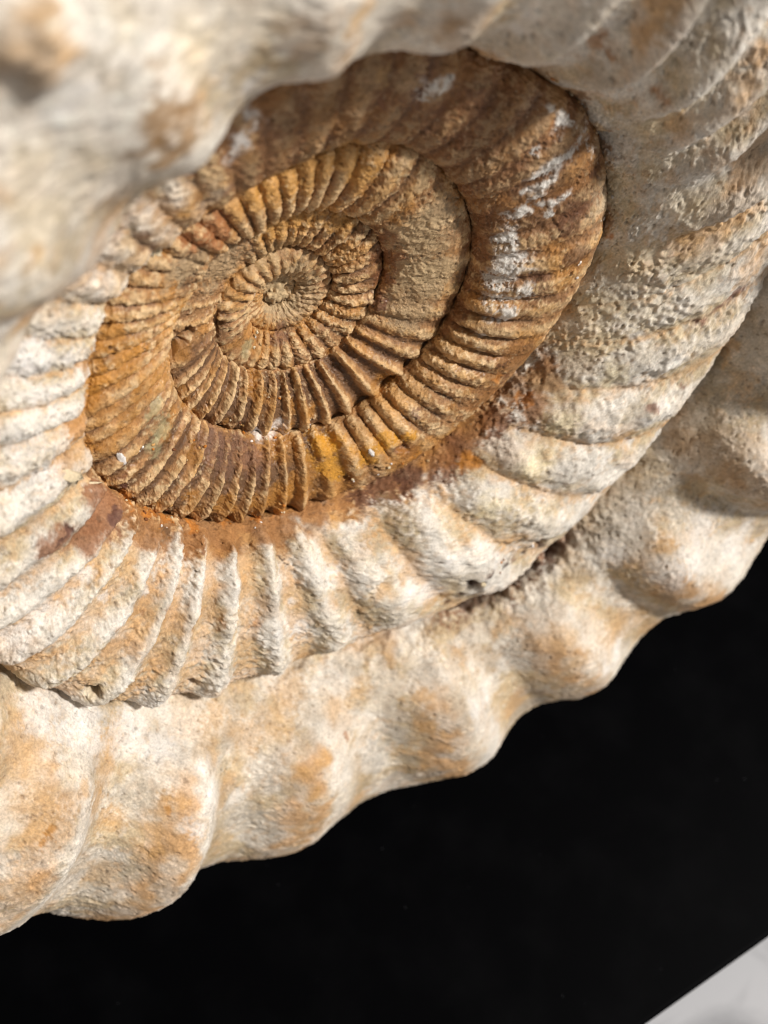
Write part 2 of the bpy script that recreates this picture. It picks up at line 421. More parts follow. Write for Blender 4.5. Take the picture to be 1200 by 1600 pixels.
(-3.45,-7.40,3.65,0.62,'white',0.80),
(-3.00,-6.98,3.36,0.56,'white',0.80),
(-4.73,-6.40,3.71,0.37,'white',0.80),
(-4.17,-6.99,3.85,0.38,'white',0.80),
(-2.88,-7.71,3.99,0.38,'white',0.80),
(-2.18,-8.41,4.99,0.35,'white',0.80),
(-2.72,-8.68,5.46,0.31,'white',0.80),
(-2.16,-8.07,4.55,0.29,'white',0.80),
(-4.30,-9.83,5.18,0.54,'grey',0.60),
(-4.61,-10.54,5.19,0.55,'grey',0.60),
(-3.83,-9.55,5.39,0.41,'grey',0.60),
(-4.42,5.83,4.44,0.30,'tanbrown',0.85),
(-4.10,5.34,4.22,0.27,'tanbrown',0.85),
(-4.53,5.55,4.41,0.22,'tanbrown',0.85),
(-4.11,5.72,4.28,0.22,'tanbrown',0.85),
(-4.53,6.27,4.43,0.12,'tanbrown',0.85),
(-3.75,5.50,4.01,0.15,'tan',0.80),
(-3.63,5.55,3.91,0.11,'tan',0.80),
(-3.34,5.76,3.82,0.19,'white',0.85),  # highlights on the right of the near knobs, painted white
(-2.20,4.35,2.10,0.21,'white',0.85),
(-2.25,3.96,2.02,0.18,'white',0.85),
(-3.78,5.97,4.08,0.15,'white',0.85),
(-5.23,6.10,4.55,0.17,'white',0.85),
(-5.39,5.87,4.50,0.17,'white',0.85),
(-5.07,6.38,4.55,0.14,'grey',0.80),
(-5.15,6.32,4.57,0.12,'grey',0.80),
(-4.99,6.17,4.56,0.12,'grey',0.80),
(-5.62,6.53,4.55,0.31,'tan2',0.85),
(-5.69,6.74,4.53,0.22,'tan2',0.85),
(-5.46,6.47,4.56,0.16,'tan2',0.85),
(-5.50,4.44,4.36,0.16,'tan',0.70),
(-5.06,3.47,3.80,0.22,'tan2',0.60),
(-5.35,3.38,3.86,0.28,'tan2',0.60),
(-2.88,6.43,4.24,0.34,'tanbrown',0.70),
(-2.22,5.95,3.80,0.29,'tanbrown',0.70),
(-3.28,6.52,4.24,0.19,'tanbrown',0.70),
(-0.92,6.23,3.64,0.22,'tanbrown',0.70),
(-0.43,5.90,3.38,0.20,'tanbrown',0.70),
(-2.35,6.54,4.10,0.21,'peach',0.70),
(-0.36,4.87,2.07,0.20,'peach',0.70),
(-0.75,5.55,2.66,0.11,'white',0.90),  # rim-lit rib edges: highlights painted in as white
(-1.35,6.23,3.52,0.10,'white',0.90),
(0.62,6.00,3.13,0.17,'white',0.90),
(0.46,6.32,3.36,0.15,'white',0.90),
(0.86,5.55,2.75,0.12,'white',0.90),
(1.96,5.95,3.18,0.20,'tan3',0.70),
(2.15,5.75,3.25,0.12,'tan3',0.70),
(3.46,5.21,3.26,0.18,'tan3',0.70),
(2.60,4.23,2.38,0.12,'tan3',0.70),
(3.91,-6.41,3.66,0.12,'crack',0.90),  # darkness inside the crack, painted as colour
(4.01,-5.98,3.84,0.16,'crack',0.90),
(4.04,-5.51,3.99,0.19,'crack',0.90),
(4.35,-5.18,4.05,0.14,'crack',0.90),
(4.92,-5.19,3.88,0.12,'crack',0.90),
(5.43,-5.22,3.84,0.12,'crack',0.90),
(5.77,-4.88,3.91,0.18,'crack',0.90),
(4.70,2.99,2.36,0.66,'cream2',0.55),
(5.37,1.88,2.70,0.70,'cream2',0.55),
(5.39,0.16,2.69,0.60,'cream2',0.55),
(3.95,4.44,2.82,0.48,'cream2',0.55),
(2.39,5.10,2.70,0.33,'cream2',0.55),
(5.58,3.15,3.27,0.53,'cream2',0.55),
(6.53,2.04,3.48,0.57,'cream2',0.55),
(3.49,5.48,3.45,0.33,'cream2',0.55),
(1.02,5.79,3.38,0.24,'cream2',0.55),
(6.02,0.99,3.17,0.59,'cream2',0.55),
(4.81,3.22,2.73,0.21,'tan',0.50),
(5.76,2.58,3.18,0.33,'tan',0.50),
(5.27,4.20,3.60,0.30,'tan',0.50),
(4.62,5.31,3.68,0.23,'tan',0.50),
(5.44,2.27,2.89,0.22,'tan',0.50),
(4.91,3.70,3.11,0.20,'tan',0.50),
(-5.53,4.87,4.34,0.43,'cream2',0.60),
(-4.13,3.94,3.11,0.35,'cream2',0.60),
(-5.02,5.38,4.35,0.29,'cream2',0.60),
(-5.65,5.46,4.42,0.27,'cream2',0.60),
(-4.19,6.41,4.27,0.35,'cream2',0.60),
(-4.85,6.67,4.43,0.26,'cream2',0.60),
(1.77,1.77,1.39,0.53,'sand2',0.60),
(2.36,0.91,1.38,0.50,'sand2',0.60),
(1.99,0.85,1.23,0.41,'sand2',0.60),
(-0.00,0.50,0.41,0.41,'greige',0.60),
(2.01,-2.05,1.73,0.37,'buff',0.60),
(2.54,-1.47,1.77,0.39,'buff',0.60),
(2.87,-0.86,1.85,0.36,'buff',0.60),
(3.15,-0.43,1.86,0.33,'buff',0.60),
(1.51,-2.42,1.75,0.28,'buff',0.60),
(2.26,-1.76,1.77,0.30,'buff',0.60),
(3.21,0.19,1.97,0.23,'buff',0.60),
(-2.27,3.32,1.85,0.21,'tanbrown',0.70),
(-2.68,3.14,1.85,0.19,'tanbrown',0.70),
(-3.18,2.64,1.85,0.21,'tanbrown',0.70),
(-3.46,2.38,1.87,0.17,'tanbrown',0.70),
(-1.35,3.93,1.86,0.15,'tanbrown',0.70),
(-0.81,4.14,1.85,0.15,'tanbrown',0.70),
(-1.12,4.09,1.92,0.10,'tanbrown',0.70),
(-1.83,3.53,1.82,0.15,'tanbrown',0.70),
(-0.58,4.46,2.01,0.15,'tanbrown',0.70),
(-3.37,1.64,1.46,0.13,'tanbrown',0.70),
(-3.33,2.71,1.90,0.12,'purple2',0.50),
(-2.07,3.10,1.69,0.11,'purple2',0.50),
(-1.28,4.05,1.87,0.08,'purple2',0.50),
(-0.11,4.49,2.03,0.15,'purple2',0.50),
(0.28,4.57,2.02,0.13,'purple2',0.50),
(-0.07,4.61,2.07,0.25,'brown',0.50),
(0.64,4.40,2.05,0.28,'brown',0.50),
(1.17,4.55,2.17,0.29,'brown',0.50),
(1.72,4.76,2.23,0.22,'brown',0.50),
(1.36,3.86,1.98,0.23,'brown',0.50),
(-2.69,-4.31,3.07,0.11,'tan3',0.60),
(-1.66,-5.17,3.16,0.14,'tan3',0.60),
(-0.81,-5.65,3.14,0.13,'tan3',0.60),
(-3.13,-4.36,2.97,0.11,'tan3',0.60),
(-3.71,-4.34,3.17,0.11,'tan3',0.60),
(-4.15,-5.75,3.36,0.13,'crack',0.75),  # shade inside the small holes, painted as dark colour
(-2.11,-6.72,3.37,0.09,'crack',0.75),
(0.70,0.42,0.52,0.06,'crack',0.75),
(-2.13,-0.04,1.03,0.11,'crack',0.75),
(-1.24,-0.08,0.68,0.11,'crack',0.75),
(-0.06,-4.53,2.45,0.08,'crack',0.75),
(-0.03,-4.68,2.57,0.06,'crack',0.75),
(-3.62,1.00,1.60,0.05,'crack',0.75),
(-3.48,0.69,1.65,0.06,'crack',0.75),
(5.90,-5.06,3.86,0.18,'brown',0.60),
(4.09,-5.55,4.02,0.17,'brown',0.60),
(4.35,-5.18,4.05,0.14,'brown',0.60),
(4.01,-5.98,3.84,0.14,'brown',0.60),
(3.95,-6.45,3.66,0.13,'brown',0.60),
(5.12,-5.18,3.85,0.12,'brown',0.60),
(-3.65,-0.43,1.78,0.36,'ochre',0.55),
(-3.46,0.11,1.70,0.31,'ochre',0.55),
(-2.86,-0.30,1.55,0.30,'ochre',0.55),
(-3.83,0.03,1.67,0.28,'ochre',0.55),
(-3.53,-1.23,1.84,0.25,'ochre',0.55),
(0.23,-3.62,1.77,0.40,'ochre',0.55),
(-0.46,-3.66,1.76,0.30,'ochre',0.55),
(-1.18,-3.48,1.79,0.27,'ochre',0.55),
(-1.85,-3.07,1.80,0.23,'ochre',0.55),
(5.77,-4.88,3.91,0.16,'crack',0.85),  # more painted darkness inside the crack
(4.04,-5.51,3.99,0.17,'crack',0.85),
(4.35,-5.18,4.05,0.10,'crack',0.85),
(4.06,-6.03,3.84,0.12,'crack',0.85),
(-4.43,5.78,4.44,0.36,'tanbrown',0.90),
(-4.11,5.41,4.24,0.32,'tanbrown',0.90),
(-4.51,5.53,4.40,0.26,'tanbrown',0.90),
(-4.16,5.90,4.30,0.22,'tanbrown',0.90),
(-0.00,0.51,0.42,0.59,'sand2',0.55),
(0.15,-0.26,0.11,0.34,'sand2',0.55),
(-3.24,5.65,3.71,0.21,'white',0.90),  # near knob highlights painted in again, stronger
(-2.19,4.33,2.09,0.22,'white',0.90),
(-2.22,3.91,2.00,0.20,'white',0.90),
(4.70,2.92,2.23,0.54,'cream2',0.50),
(5.60,1.75,2.91,0.71,'cream2',0.50),
(5.32,0.80,2.55,0.53,'cream2',0.50),
(4.51,3.92,2.90,0.45,'cream2',0.50),
(-3.04,-0.42,1.65,0.20,'ochre',0.50),
(-0.03,-3.56,1.74,0.31,'ochre',0.50),
(0.44,-3.43,1.85,0.28,'ochre',0.50),
(-3.67,0.92,1.62,0.18,'ochre',0.50),
(-1.08,-3.34,1.86,0.24,'ochre',0.50),
(2.59,-2.71,2.13,0.28,'rustor',0.60),
(3.47,-3.16,2.29,0.29,'rustor',0.60),
(4.03,-2.48,2.22,0.36,'rustor',0.60),
(4.63,-1.53,2.24,0.41,'rustor',0.60),
(4.98,-0.78,2.39,0.34,'rustor',0.60),
(4.38,-0.21,2.39,0.24,'rustor',0.60),
(1.64,-3.48,2.07,0.25,'rustor',0.60),
(3.14,-3.10,1.98,0.15,'orange',0.60),
(4.78,-1.54,2.49,0.19,'orange',0.60),
(4.01,-1.00,2.30,0.15,'orange',0.60),
(-1.89,-3.60,2.01,0.13,'orange',0.60),
(-2.62,-3.10,1.90,0.13,'orange',0.60),
]
PITS = [
(1.44,-4.63,2.99,0.084,-0.060),
(-2.13,-0.04,1.03,0.185,-0.200),
(-1.24,-0.08,0.68,0.165,-0.180),
(5.77,-4.88,3.91,0.202,-0.220),
(4.04,-5.51,3.99,0.215,-0.200),
(-4.15,-5.75,3.36,0.178,-0.300),
(-2.11,-6.72,3.37,0.130,-0.200),
(-3.10,-7.55,3.74,0.065,-0.070),
(1.90,-5.35,3.51,0.206,-0.120),
(0.74,0.40,0.51,0.086,-0.120),
(-4.06,-6.68,3.23,0.062,-0.060),
(-4.25,1.11,2.02,0.045,-0.050),
(-2.97,-2.81,1.99,0.071,-0.040),
(-4.45,-1.99,2.72,0.114,-0.050),
(-3.62,1.00,1.60,0.070,-0.060),
(-3.48,0.69,1.65,0.072,-0.050),
(2.44,-2.68,2.11,0.131,-0.100),
(1.44,-3.37,1.95,0.131,-0.100),
(1.94,-3.21,2.08,0.115,-0.080),
(-5.62,6.53,4.55,0.320,0.250),
(2.82,-4.00,2.94,0.441,0.120),
(0.37,0.01,0.25,0.146,0.040),
(1.71,0.09,0.90,0.208,0.060),
(-2.19,2.19,1.41,0.164,0.050),
(-2.39,2.03,1.44,0.141,0.050),
]
WEAR = [
(-1.52,1.22,0.84,0.591,0.90),
(-2.35,1.52,1.32,0.468,0.80),
(-2.53,-1.46,1.58,0.568,0.60),
(-1.02,-2.40,1.38,0.663,0.60),
(-0.17,1.19,0.57,0.250,0.50),
(-0.56,0.23,0.50,0.232,0.50),
(1.97,1.33,1.34,0.908,0.50),
(-0.65,-0.63,0.65,0.345,0.60),
(0.92,-3.04,1.85,0.236,0.60),
(-2.81,-1.78,1.78,0.379,0.40),
(-1.38,-0.53,0.77,0.309,0.70),
(-1.87,-0.20,0.96,0.323,0.70),
(1.85,0.61,1.06,0.537,0.70),
(0.15,-0.71,0.45,0.192,0.70),
(2.06,2.20,1.53,0.623,0.40),
(3.06,2.81,2.21,0.736,0.40),
(1.68,-0.97,1.23,0.368,0.30),
(-1.98,-1.89,1.46,0.341,0.50),
(-4.94,-2.65,2.86,0.474,0.30),
]
# chips: x, y, z, turn, half sizes, colour, name, label
CHIPS = [
(-3.28,-1.55,1.82,0.30,0.160,0.060,0.018,'white','shell_flake','small white shell flake on the brown ribs'),
(-4.36,-1.00,2.41,1.20,0.190,0.090,0.018,'cream2','shell_flake','thick white shell flake beside the brown seam'),
(-3.92,-1.64,2.12,1.20,0.200,0.022,0.020,'cream2','shell_flake','thin curved cream shell flake by the seam'),
(-2.05,-3.55,1.68,0.30,0.070,0.050,0.040,'cream2','pebble','tiny pale pebble lodged in the seam'),
(-2.93,2.07,1.37,0.80,0.160,0.100,0.050,'cream2','shell_flake','pale shell flake by the blurred near rim'),
(1.75,-2.69,2.01,0.60,0.090,0.050,0.030,'white','pebble','white grain beside the yellow stain'),
(4.20,-5.48,4.08,0.40,0.070,0.050,0.050,'cream2','pebble','pale grain inside the crack'),
(5.52,-4.89,3.86,0.20,0.100,0.060,0.050,'white','pebble','white grain at the mouth of the crack'),
]
GRIT = [
(3.80,4.06,2.15,0.095),
(4.70,2.87,2.16,0.103),
(3.24,4.53,2.12,0.080),
(4.79,2.41,2.32,0.092),
(2.36,4.94,2.31,0.075),
(4.44,1.61,2.50,0.120),
(-3.10,-2.65,1.85,0.117),
(-2.73,-3.01,1.86,0.120),
(-2.36,-3.30,1.91,0.122),
(-1.82,-3.63,1.89,0.126),
(-1.09,-3.95,1.81,0.130),
(-0.41,-4.09,1.85,0.133),
(0.08,-3.96,1.93,0.134),
(-0.07,-2.46,1.09,0.115),
(-0.62,-2.29,1.08,0.112),
(0.54,-2.34,1.20,0.116),
(-1.35,-2.04,0.91,0.096),
(2.14,-3.22,2.12,0.152),
(3.18,-3.26,1.99,0.157),
(-2.56,-1.55,1.66,0.152),
(1.44,-3.37,1.95,0.106),
(-1.90,-1.98,1.56,0.158),
(4.19,-6.31,3.75,0.120),
(4.67,-5.28,4.00,0.117),
(-0.41,-0.58,0.51,0.094),
(-0.01,-1.65,0.92,0.098),
]

# ---------------------------------------------------------------- colour of the stone (with some light and shade painted in) and small relief
def lin(r, g, b):
    v = np.array([r, g, b])/255.; return np.where(v <= .04045, v/12.92, ((v+.055)/1.055)**2.4).astype(np.float32)
PAL = {k: lin(*v) for k, v in dict(ochre=(178,122,50), gold=(192,142,76), rust=(150,94,52), greige=(170,144,110), white=(228,222,216), brown=(120,74,42), darkrust=(100,62,42),
 rust2=(134,90,56), chalk=(224,218,210), dkbrown=(92,54,32), orange=(180,112,42), rustor=(140,94,50), brown2=(144,98,66), purple=(104,70,58), brown3=(152,106,62), tan=(192,148,92),
 gold2=(166,106,28), yellow=(198,140,44), green=(166,156,118), sand=(172,140,98), purple2=(128,92,74), olive=(150,126,86), butter=(222,204,160), grey=(172,158,138), tanbrown=(158,122,80),
 tan2=(196,158,112), grey2=(176,168,156), peach=(204,164,112), tan3=(164,114,66), cream2=(214,196,164), crack=(54,34,24), buff=(190,146,92), sand2=(186,160,122)).items()}
CREAM = lin(196,178,148); WHITE = lin(216,209,199); BROWN = lin(164,121,79); BROWND = lin(120,83,54); BUFF = lin(213,181,136); TAN = lin(188,146,98); GREY = lin(158,146,130)
def mix(a, b, w): return a + (b-a)*w[:, None]
def z_iron(k): return k not in ('tan', 'tan2', 'white', 'grey', 'grey2', 'tanbrown', 'butter', 'cream2', 'olive')
def relief_and_colour(P, N, u, t, Tm, rel, relA):
    """P in cm.  Returns displacement along N (cm) and base colour"""
    full = Tm >= FULL0
    n = len(P)
    iron = 1-ss(Tm + 14*noise(P, 1.6, 500.), 838, 884)                                  # rusty inner coil
    f05 = fbm(P, .55, 3, 3.1); f2 = fbm(P, 2.1, 3, 40.2); f8 = fbm(P, 8.5, 3, 80.7); f22 = fbm(P, 24.0, 2, 120.1)
    Wp = P + np.stack([fbm(P, 2.6, 3, 11.), fbm(P, 2.6, 3, 57.), fbm(P, 2.6, 3, 91.)], 1)*.16 + np.stack([noise(P, 13., 5.), noise(P, 13., 25.), noise(P, 13., 45.)], 1)*.045
    # ---- relief
    rgh = .35+.95*ss(fbm(P, .85, 3, 905.), -.3, .35); f8, f22 = f8*rgh, f22*(.3+.7*rgh)
    iw = iron*(Tm < 1000)
    fw = ss(Tm, 1062, 1125); cwk = 1-.62*fw; d = (1-iw)*cwk*(.030*f2 + .016*f8 + .0085*f22) + iw*(.010*f2 + .009*f8 + .008*f22)
    pit = ss(fbm(P, 11., 2, 7.7), .42, .8); d -= (1-iw)*.03*pit + iw*.02*pit
    crust = ss(f8 + .6*f2, .1, .6); d += (1-iw)*.012*crust
    ridge = 1-np.abs(noise(P, 5.2, 33.)); d += iw*.012*ss(ridge, .7, 1.)
    d += (.012*(1-iron)+.06*fw)*f05
    fl = fbm(P, 3.4, 4, 210.); chip = ss(fl, .06, .13); chip2 = ss(fbm(P, 6.5, 4, 260.), .16, .22)
    d += iw*(.012*chip + .009*chip2) + (1-iw)*cwk*(.016*chip + .012*chip2)
    f30 = np.abs(noise(P, 34., 400.)); d -= .010*f30 + .006*np.abs(noise(P, 62., 410.))
    inner = ss(Tm, 240, 140)*1.0
    d += inner*(.018*noise(P, 4.5, 61.) + .014*noise(P, 12., 62.) + .008*np.abs(noise(P, 22., 63.)))
    seam = ss(np.abs(t), np.where(full, .022, .05), 0)
    tr = np.clip(.45+1.5*noise(P, 2.4, 700.)+.6*f8, 0, 1.5)
    d -= seam*tr*table(Tm, [(1030,1),(1075,.15),(1165,.15),(1200,1)])*np.clip(.022*seam_r(Tm), .035, .11)
    crack = full*ss(t, .036, .0)*ss(Tm, 1379, 1384)*(1-ss(Tm, 1399, 1404))*ss(noise(P, 2.6, 710.), -.35, .05)
    d -= .48*crack
    cr2 = np.exp(-((Tm-1100)/38)**2); d += cr2*(.014*crust*ss(f2, -.3, .4) - .022*ss(fbm(P, 6., 3, 740.), .2, .55))
    rag = fw*ss(t, .085, .02)*ss(Tm, 1335, 1350)*(1-ss(Tm, 1405, 1415)); d += rag*(.07*fbm(P, 4.5, 4, 720.))
    # ---- colour
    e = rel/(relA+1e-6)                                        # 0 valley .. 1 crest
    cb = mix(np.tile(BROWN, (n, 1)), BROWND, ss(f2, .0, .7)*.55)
    cb = mix(cb, BUFF, ss(e + .5*f8 + .3*chip2, .45, 1.1)*.8); cb = mix(cb, lin(66,43,30), ss(.36-e, .05, .36)*.68*ss(relA, .03, .08))  # shade between the ribs is put into the colour of the valleys
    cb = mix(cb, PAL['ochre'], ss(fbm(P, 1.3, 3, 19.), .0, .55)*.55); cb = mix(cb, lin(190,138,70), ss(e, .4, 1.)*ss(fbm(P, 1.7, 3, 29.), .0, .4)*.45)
    cb = mix(cb, lin(196,170,132), ss(f8 + .4*f22, .45, .9)*.6)
    cb = mix(cb, lin(108,70,45), .5*ss(Tm, 735, 765)*(1-ss(Tm, 832, 852)))
    cw = mix(np.tile(CREAM, (n, 1)), WHITE, ss(fbm(P, .9, 4, 66.), -.3, .4)*.9)
    cw = mix(cw, TAN, ss(fbm(P, 5.5, 4, 333.), .05, .6)*.40); cw = mix(cw, lin(150,138,122), ss(fbm(P, 7.5, 4, 353.), .22, .7)*.45); cw = mix(cw, WHITE, ss(fbm(P, 6.5, 4, 373.), .15, .6)*.45)
    cw = mix(cw, TAN, ss(fbm(P, .75, 4, 23.) + .25*f8, .12, .62)*.7)
    cw = mix(cw, GREY, ss(fbm(P, 1.1, 3, 150.) , .25, .8)*.3)
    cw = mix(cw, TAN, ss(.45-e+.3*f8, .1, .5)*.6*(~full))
    cw = mix(cw, WHITE, ss(e+.3*f8, .55, .95)*.6)
    cw = mix(cw, lin(172,144,108), fw*ss(Tm, 1262, 1306)*(.16+.34*ss(fbm(P, 1.1, 4, 801.), -.2, .4))); cw = mix(cw, WHITE, fw*ss(fbm(P, .8, 4, 831.), .1, .4)*.5); cw = mix(cw, lin(158,146,130), fw*ss(fbm(P, .9, 4, 861.), .15, .5)*.4)
    ph = u-np.round(u); wf2 = fw*ss(Tm, 1275, 1300)*ss(t, .06, .12)
    cw = mix(cw, lin(186,138,82), wf2*ss(ph + .08*f2, -.42, -.2)*(1-ss(ph + .08*f2, -.08, .02))*(.35+.65*ss(fbm(P, 1.0, 3, 911.), -.2, .3))*.75)
    cw = mix(cw, WHITE, wf2*ss(ph + .06*f2, .0, .06)*(1-ss(ph, .14, .3))*.55)  # light on each rib's right flank painted in as white
    cw = mix(cw, lin(228,219,206), fw*ss(Tm, 1150, 1175)*(1-ss(Tm, 1245, 1275))*ss(fbm(P, .8, 3, 921.), -.25, .2)*.6)
    wall = (1-full)*ss(t + .1*f2 + .04*f8, .24, .13)*ss(Tm, 900, 915)*(1-ss(Tm, 1058, 1075))
    k = np.clip(iron + .5*f2*(iron > .02)*(iron < .98), 0, 1)
    k = np.maximum(k, wall)
    k = np.maximum(k, fw*ss(.022 + .035*f2 + .02*f8 - t, -.004, .006)*ss(Tm, 1075, 1095)*(1-ss(Tm, 1180, 1200))*.8)
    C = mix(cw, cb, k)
    for (x, y, z, r, key, st) in STAINS_AND_LIGHT:
        box = (np.abs(Wp[:, 0]-x) < r*1.5) & (np.abs(Wp[:, 1]-y) < r*1.5) & (np.abs(Wp[:, 2]-z) < r*1.5)
        j = np.nonzero(box)[0]
        if not len(j): continue
        q = np.linalg.norm(Wp[j]-np.array([x, y, z], np.float32), axis=1)/r
        lo = .55 if z_iron(key) else .25
        w = st*(1 if z_iron(key) else .8)*ss(q + .35*f8[j] + .25*f22[j], 1.15, lo)
        if key == 'chalk': w = w*ss(noise(np.stack([u[j]*2.6, t[j]*5, 0*t[j]], 1), 1., 3.3)+.35*f8[j]+.5*f22[j], -.42, .0)
        C[j] = mix(C[j], PAL[key], w)
        if key in ('chalk',): d[j] += .015*w
    for (x, y, z, r, h) in PITS:
        j = np.nonzero((np.abs(P[:, 0]-x) < r*1.6) & (np.abs(P[:, 1]-y) < r*1.6) & (np.abs(P[:, 2]-z) < r*1.6))[0]
        if not len(j): continue
        q = np.linalg.norm(Wp[j]-np.array([x, y, z], np.float32), axis=1)/r
        d[j] += h*ss(q, 1.3, .35 if h < 0 else 0.)
    C = mix(C, C*.72, (1-chip)*.30*iron); C = mix(C, np.clip(C*1.25, 0, .85), chip2*.35)
    C = mix(C, PAL['brown'], full*ss(t + .03*f8, .034, .006)*ss(Tm, 1374, 1382)*(1-ss(Tm, 1400, 1408))*.8)
    C = mix(C, PAL['crack'], np.maximum(crack*.9, seam*tr*.30*(1-.85*fw)))  # shade in the crack painted dark; seams darkened too
    # grain
    g = 1 + .16*f22 + .14*f8*(1-.4*iron); C = C*np.clip(g, .55, 1.35)[:, None]
    C = mix(C, lin(96,74,54), ss(pit, .35, 1.)*.45)                 # darker brown in the pits
    spk = ss(noise(P, 30., 200.), .45, .75)*ss(f2, -.2, .5); C = mix(C, lin(80,66,52), spk*.35*(1-iron))
    spw = ss(noise(P, 26., 300.), .42, .7)*ss(fbm(P, 3., 2, 12.), .0, .5); C = mix(C, lin(214,194,164), spw*.5*iron)
    return d, np.clip(C, 0.004, .86), iron*(.55+.45*ss(f2, -.3, .3))*(1-.6*spw)

def grid_normals(G):
    du = np.gradient(G, axis=0); dt = np.gradient(G, axis=1)
    n = np.cross(dt, du); n /= np.linalg.norm(n, axis=-1, keepdims=True)+1e-12
    return n
# ---------------------------------------------------------------- materials
def mat_stone(name):
    m = bpy.data.materials.new(name); m.use_nodes = True; nt = m.node_tree; b = nt.nodes['Principled BSDF']
    N, L = nt.nodes.new, nt.links.new
    at = N('ShaderNodeAttribute'); at.attribute_name = 'stone'
    co = N('ShaderNodeTexCoord')
    n1 = N('ShaderNodeTexNoise'); n1.inputs['Scale'].default_value = 6000; n1.inputs['Detail'].default_value = 3; L(co.outputs['Object'], n1.inputs['Vector'])
    n2 = N('ShaderNodeTexNoise'); n2.inputs['Scale'].default_value = 2200; n2.inputs['Detail'].default_value = 4; n2.inputs['Roughness'].default_value = .65; L(co.outputs['Object'], n2.inputs['Vector'])
    mr = N('ShaderNodeMapRange'); mr.inputs[1].default_value = .3; mr.inputs[2].default_value = .7; mr.inputs[3].default_value = .78; mr.inputs[4].default_value = 1.2; L(n2.outputs['Fac'], mr.inputs[0])
    mx = N('ShaderNodeVectorMath'); mx.operation = 'SCALE'; L(at.outputs['Color'], mx.inputs[0]); L(mr.outputs[0], mx.inputs['Scale'])
    L(mx.outputs[0], b.inputs['Base Color'])
    n3 = N('ShaderNodeTexNoise'); n3.inputs['Scale'].default_value = 130; n3.inputs['Detail'].default_value = 3; L(co.outputs['Object'], n3.inputs['Vector'])
    m3 = N('ShaderNodeMapRange'); m3.inputs[1].default_value = .38; m3.inputs[2].default_value = .62; m3.inputs[3].default_value = .12; m3.inputs[4].default_value = .85; L(n3.outputs['Fac'], m3.inputs[0])
    ad = N('ShaderNodeMath'); ad.operation = 'ADD'; L(n1.outputs['Fac'], ad.inputs[0]); L(n2.outputs['Fac'], ad.inputs[1])
    bp = N('ShaderNodeBump'); L(m3.outputs[0], bp.inputs['Strength']); bp.inputs['Distance'].default_value = .0003; L(ad.outputs[0], bp.inputs['Height']); L(bp.outputs[0], b.inputs['Normal'])
    ro = N('ShaderNodeMapRange'); ro.inputs[3].default_value = .95; ro.inputs[4].default_value = .62; L(n2.outputs['Fac'], ro.inputs[0]); L(ro.outputs[0], b.inputs['Roughness'])
    gl = N('ShaderNodeAttribute'); gl.attribute_name = 'gloss'
    sb = N('ShaderNodeMath'); sb.operation = 'MULTIPLY_ADD'; sb.inputs[1].default_value = -.36; L(gl.outputs['Fac'], sb.inputs[0]); L(ro.outputs[0], sb.inputs[2]); L(sb.outputs[0], b.inputs['Roughness'])
    b.inputs['Specular IOR Level'].default_value = .38
    return m
STONE = mat_stone('weathered_limestone')

def add_mesh(name, P, F, mat, parent=None, N=None, attrs=None):
    me = bpy.data.meshes.new(name)
    me.vertices.add(len(P)); me.vertices.foreach_set('co', np.ascontiguousarray(P, np.float32).ravel())
    n = len(F); me.loops.add(n*4); me.polygons.add(n)
    me.loops.foreach_set('vertex_index', np.ascontiguousarray(F, np.int32).ravel())
    me.polygons.foreach_set('loop_start', np.arange(0, n*4, 4, dtype=np.int32))
    me.update(calc_edges=True)
    me.polygons.foreach_set('use_smooth', np.ones(n, bool))
    for k, v in (attrs or {}).items():
        if v.ndim == 2:
            a = me.attributes.new(k, 'FLOAT_COLOR', 'POINT'); a.data.foreach_set('color', np.ascontiguousarray(np.concatenate([v, np.ones((len(v), 1))], 1), np.float32).ravel())
        else:
            a = me.attributes.new(k, 'FLOAT', 'POINT'); a.data.foreach_set('value', np.ascontiguousarray(v, np.float32))
    if N is not None: me.normals_split_custom_set_from_vertices(np.ascontiguousarray(N, np.float32))
    me.materials.append(mat)
    o = bpy.data.objects.new(name, me); sc.collection.objects.link(o)
    if parent is not None: o.parent = parent
    return o
def uh(T): return math.floor(float(u_of_T(T)))+.5
BLOCKS = [  # from, to, columns per rib, t samples
 (-900, -105, 12, np.linspace(-.03, 1.03, 44)),
 (-105, 200, 26, np.linspace(-.03, 1.03, 100)),
 (200, 440, 32, np.linspace(-.03, 1.03, 130)),
 (440, 655, 26, np.linspace(-.03, 1.03, 170)),
 (655, 875, 22, np.linspace(-.03, 1.03, 190)),
 (875, 1092, 34, np.linspace(-.03, 1.03, 230)),
 (1092, 1290, 36, np.concatenate([np.linspace(-.02, .34, 200, endpoint=False), np.linspace(.34, 1, 60)])),
 (1290, 1455, 90, np.concatenate([np.linspace(-.02, .36, 300, endpoint=False), np.linspace(.36, 1, 60)])),
 (1455, 1560, 44, np.concatenate([np.linspace(-.02, .36, 170, endpoint=False), np.linspace(.36, 1, 50)])),
]
root = bpy.data.objects.new('ammonite_fossil', None); sc.collection.objects.link(root)
root['label'] = 'large spiral ammonite fossil with cream outer ribs and rusty brown centre'
root['category'] = 'fossil'
GROUPS = [((-900, 200), 'smallest coil at the heart of the spiral, grey brown and worn'),
          ((200, 655), 'rusty ochre coil with thin sharp ribs'),
          ((655, 1092), 'coil that turns from brown ribs and white flakes to chalky cream ribs'),
          ((1092, 1560), 'outermost swollen cream coil with broad rounded ribs')]
def submesh(name, P, N, C, G, F, parent):
    ids, inv = np.unique(F.ravel(), return_inverse=True)
    return add_mesh(name, P[ids], inv.reshape(-1, 4), STONE, parent, N=N[ids], attrs={'stone': C[ids], 'gloss': G[ids]})
def hides_rib(T): return T < -112 or 345 < T < 438 or 742 < T < 800
SURF = []
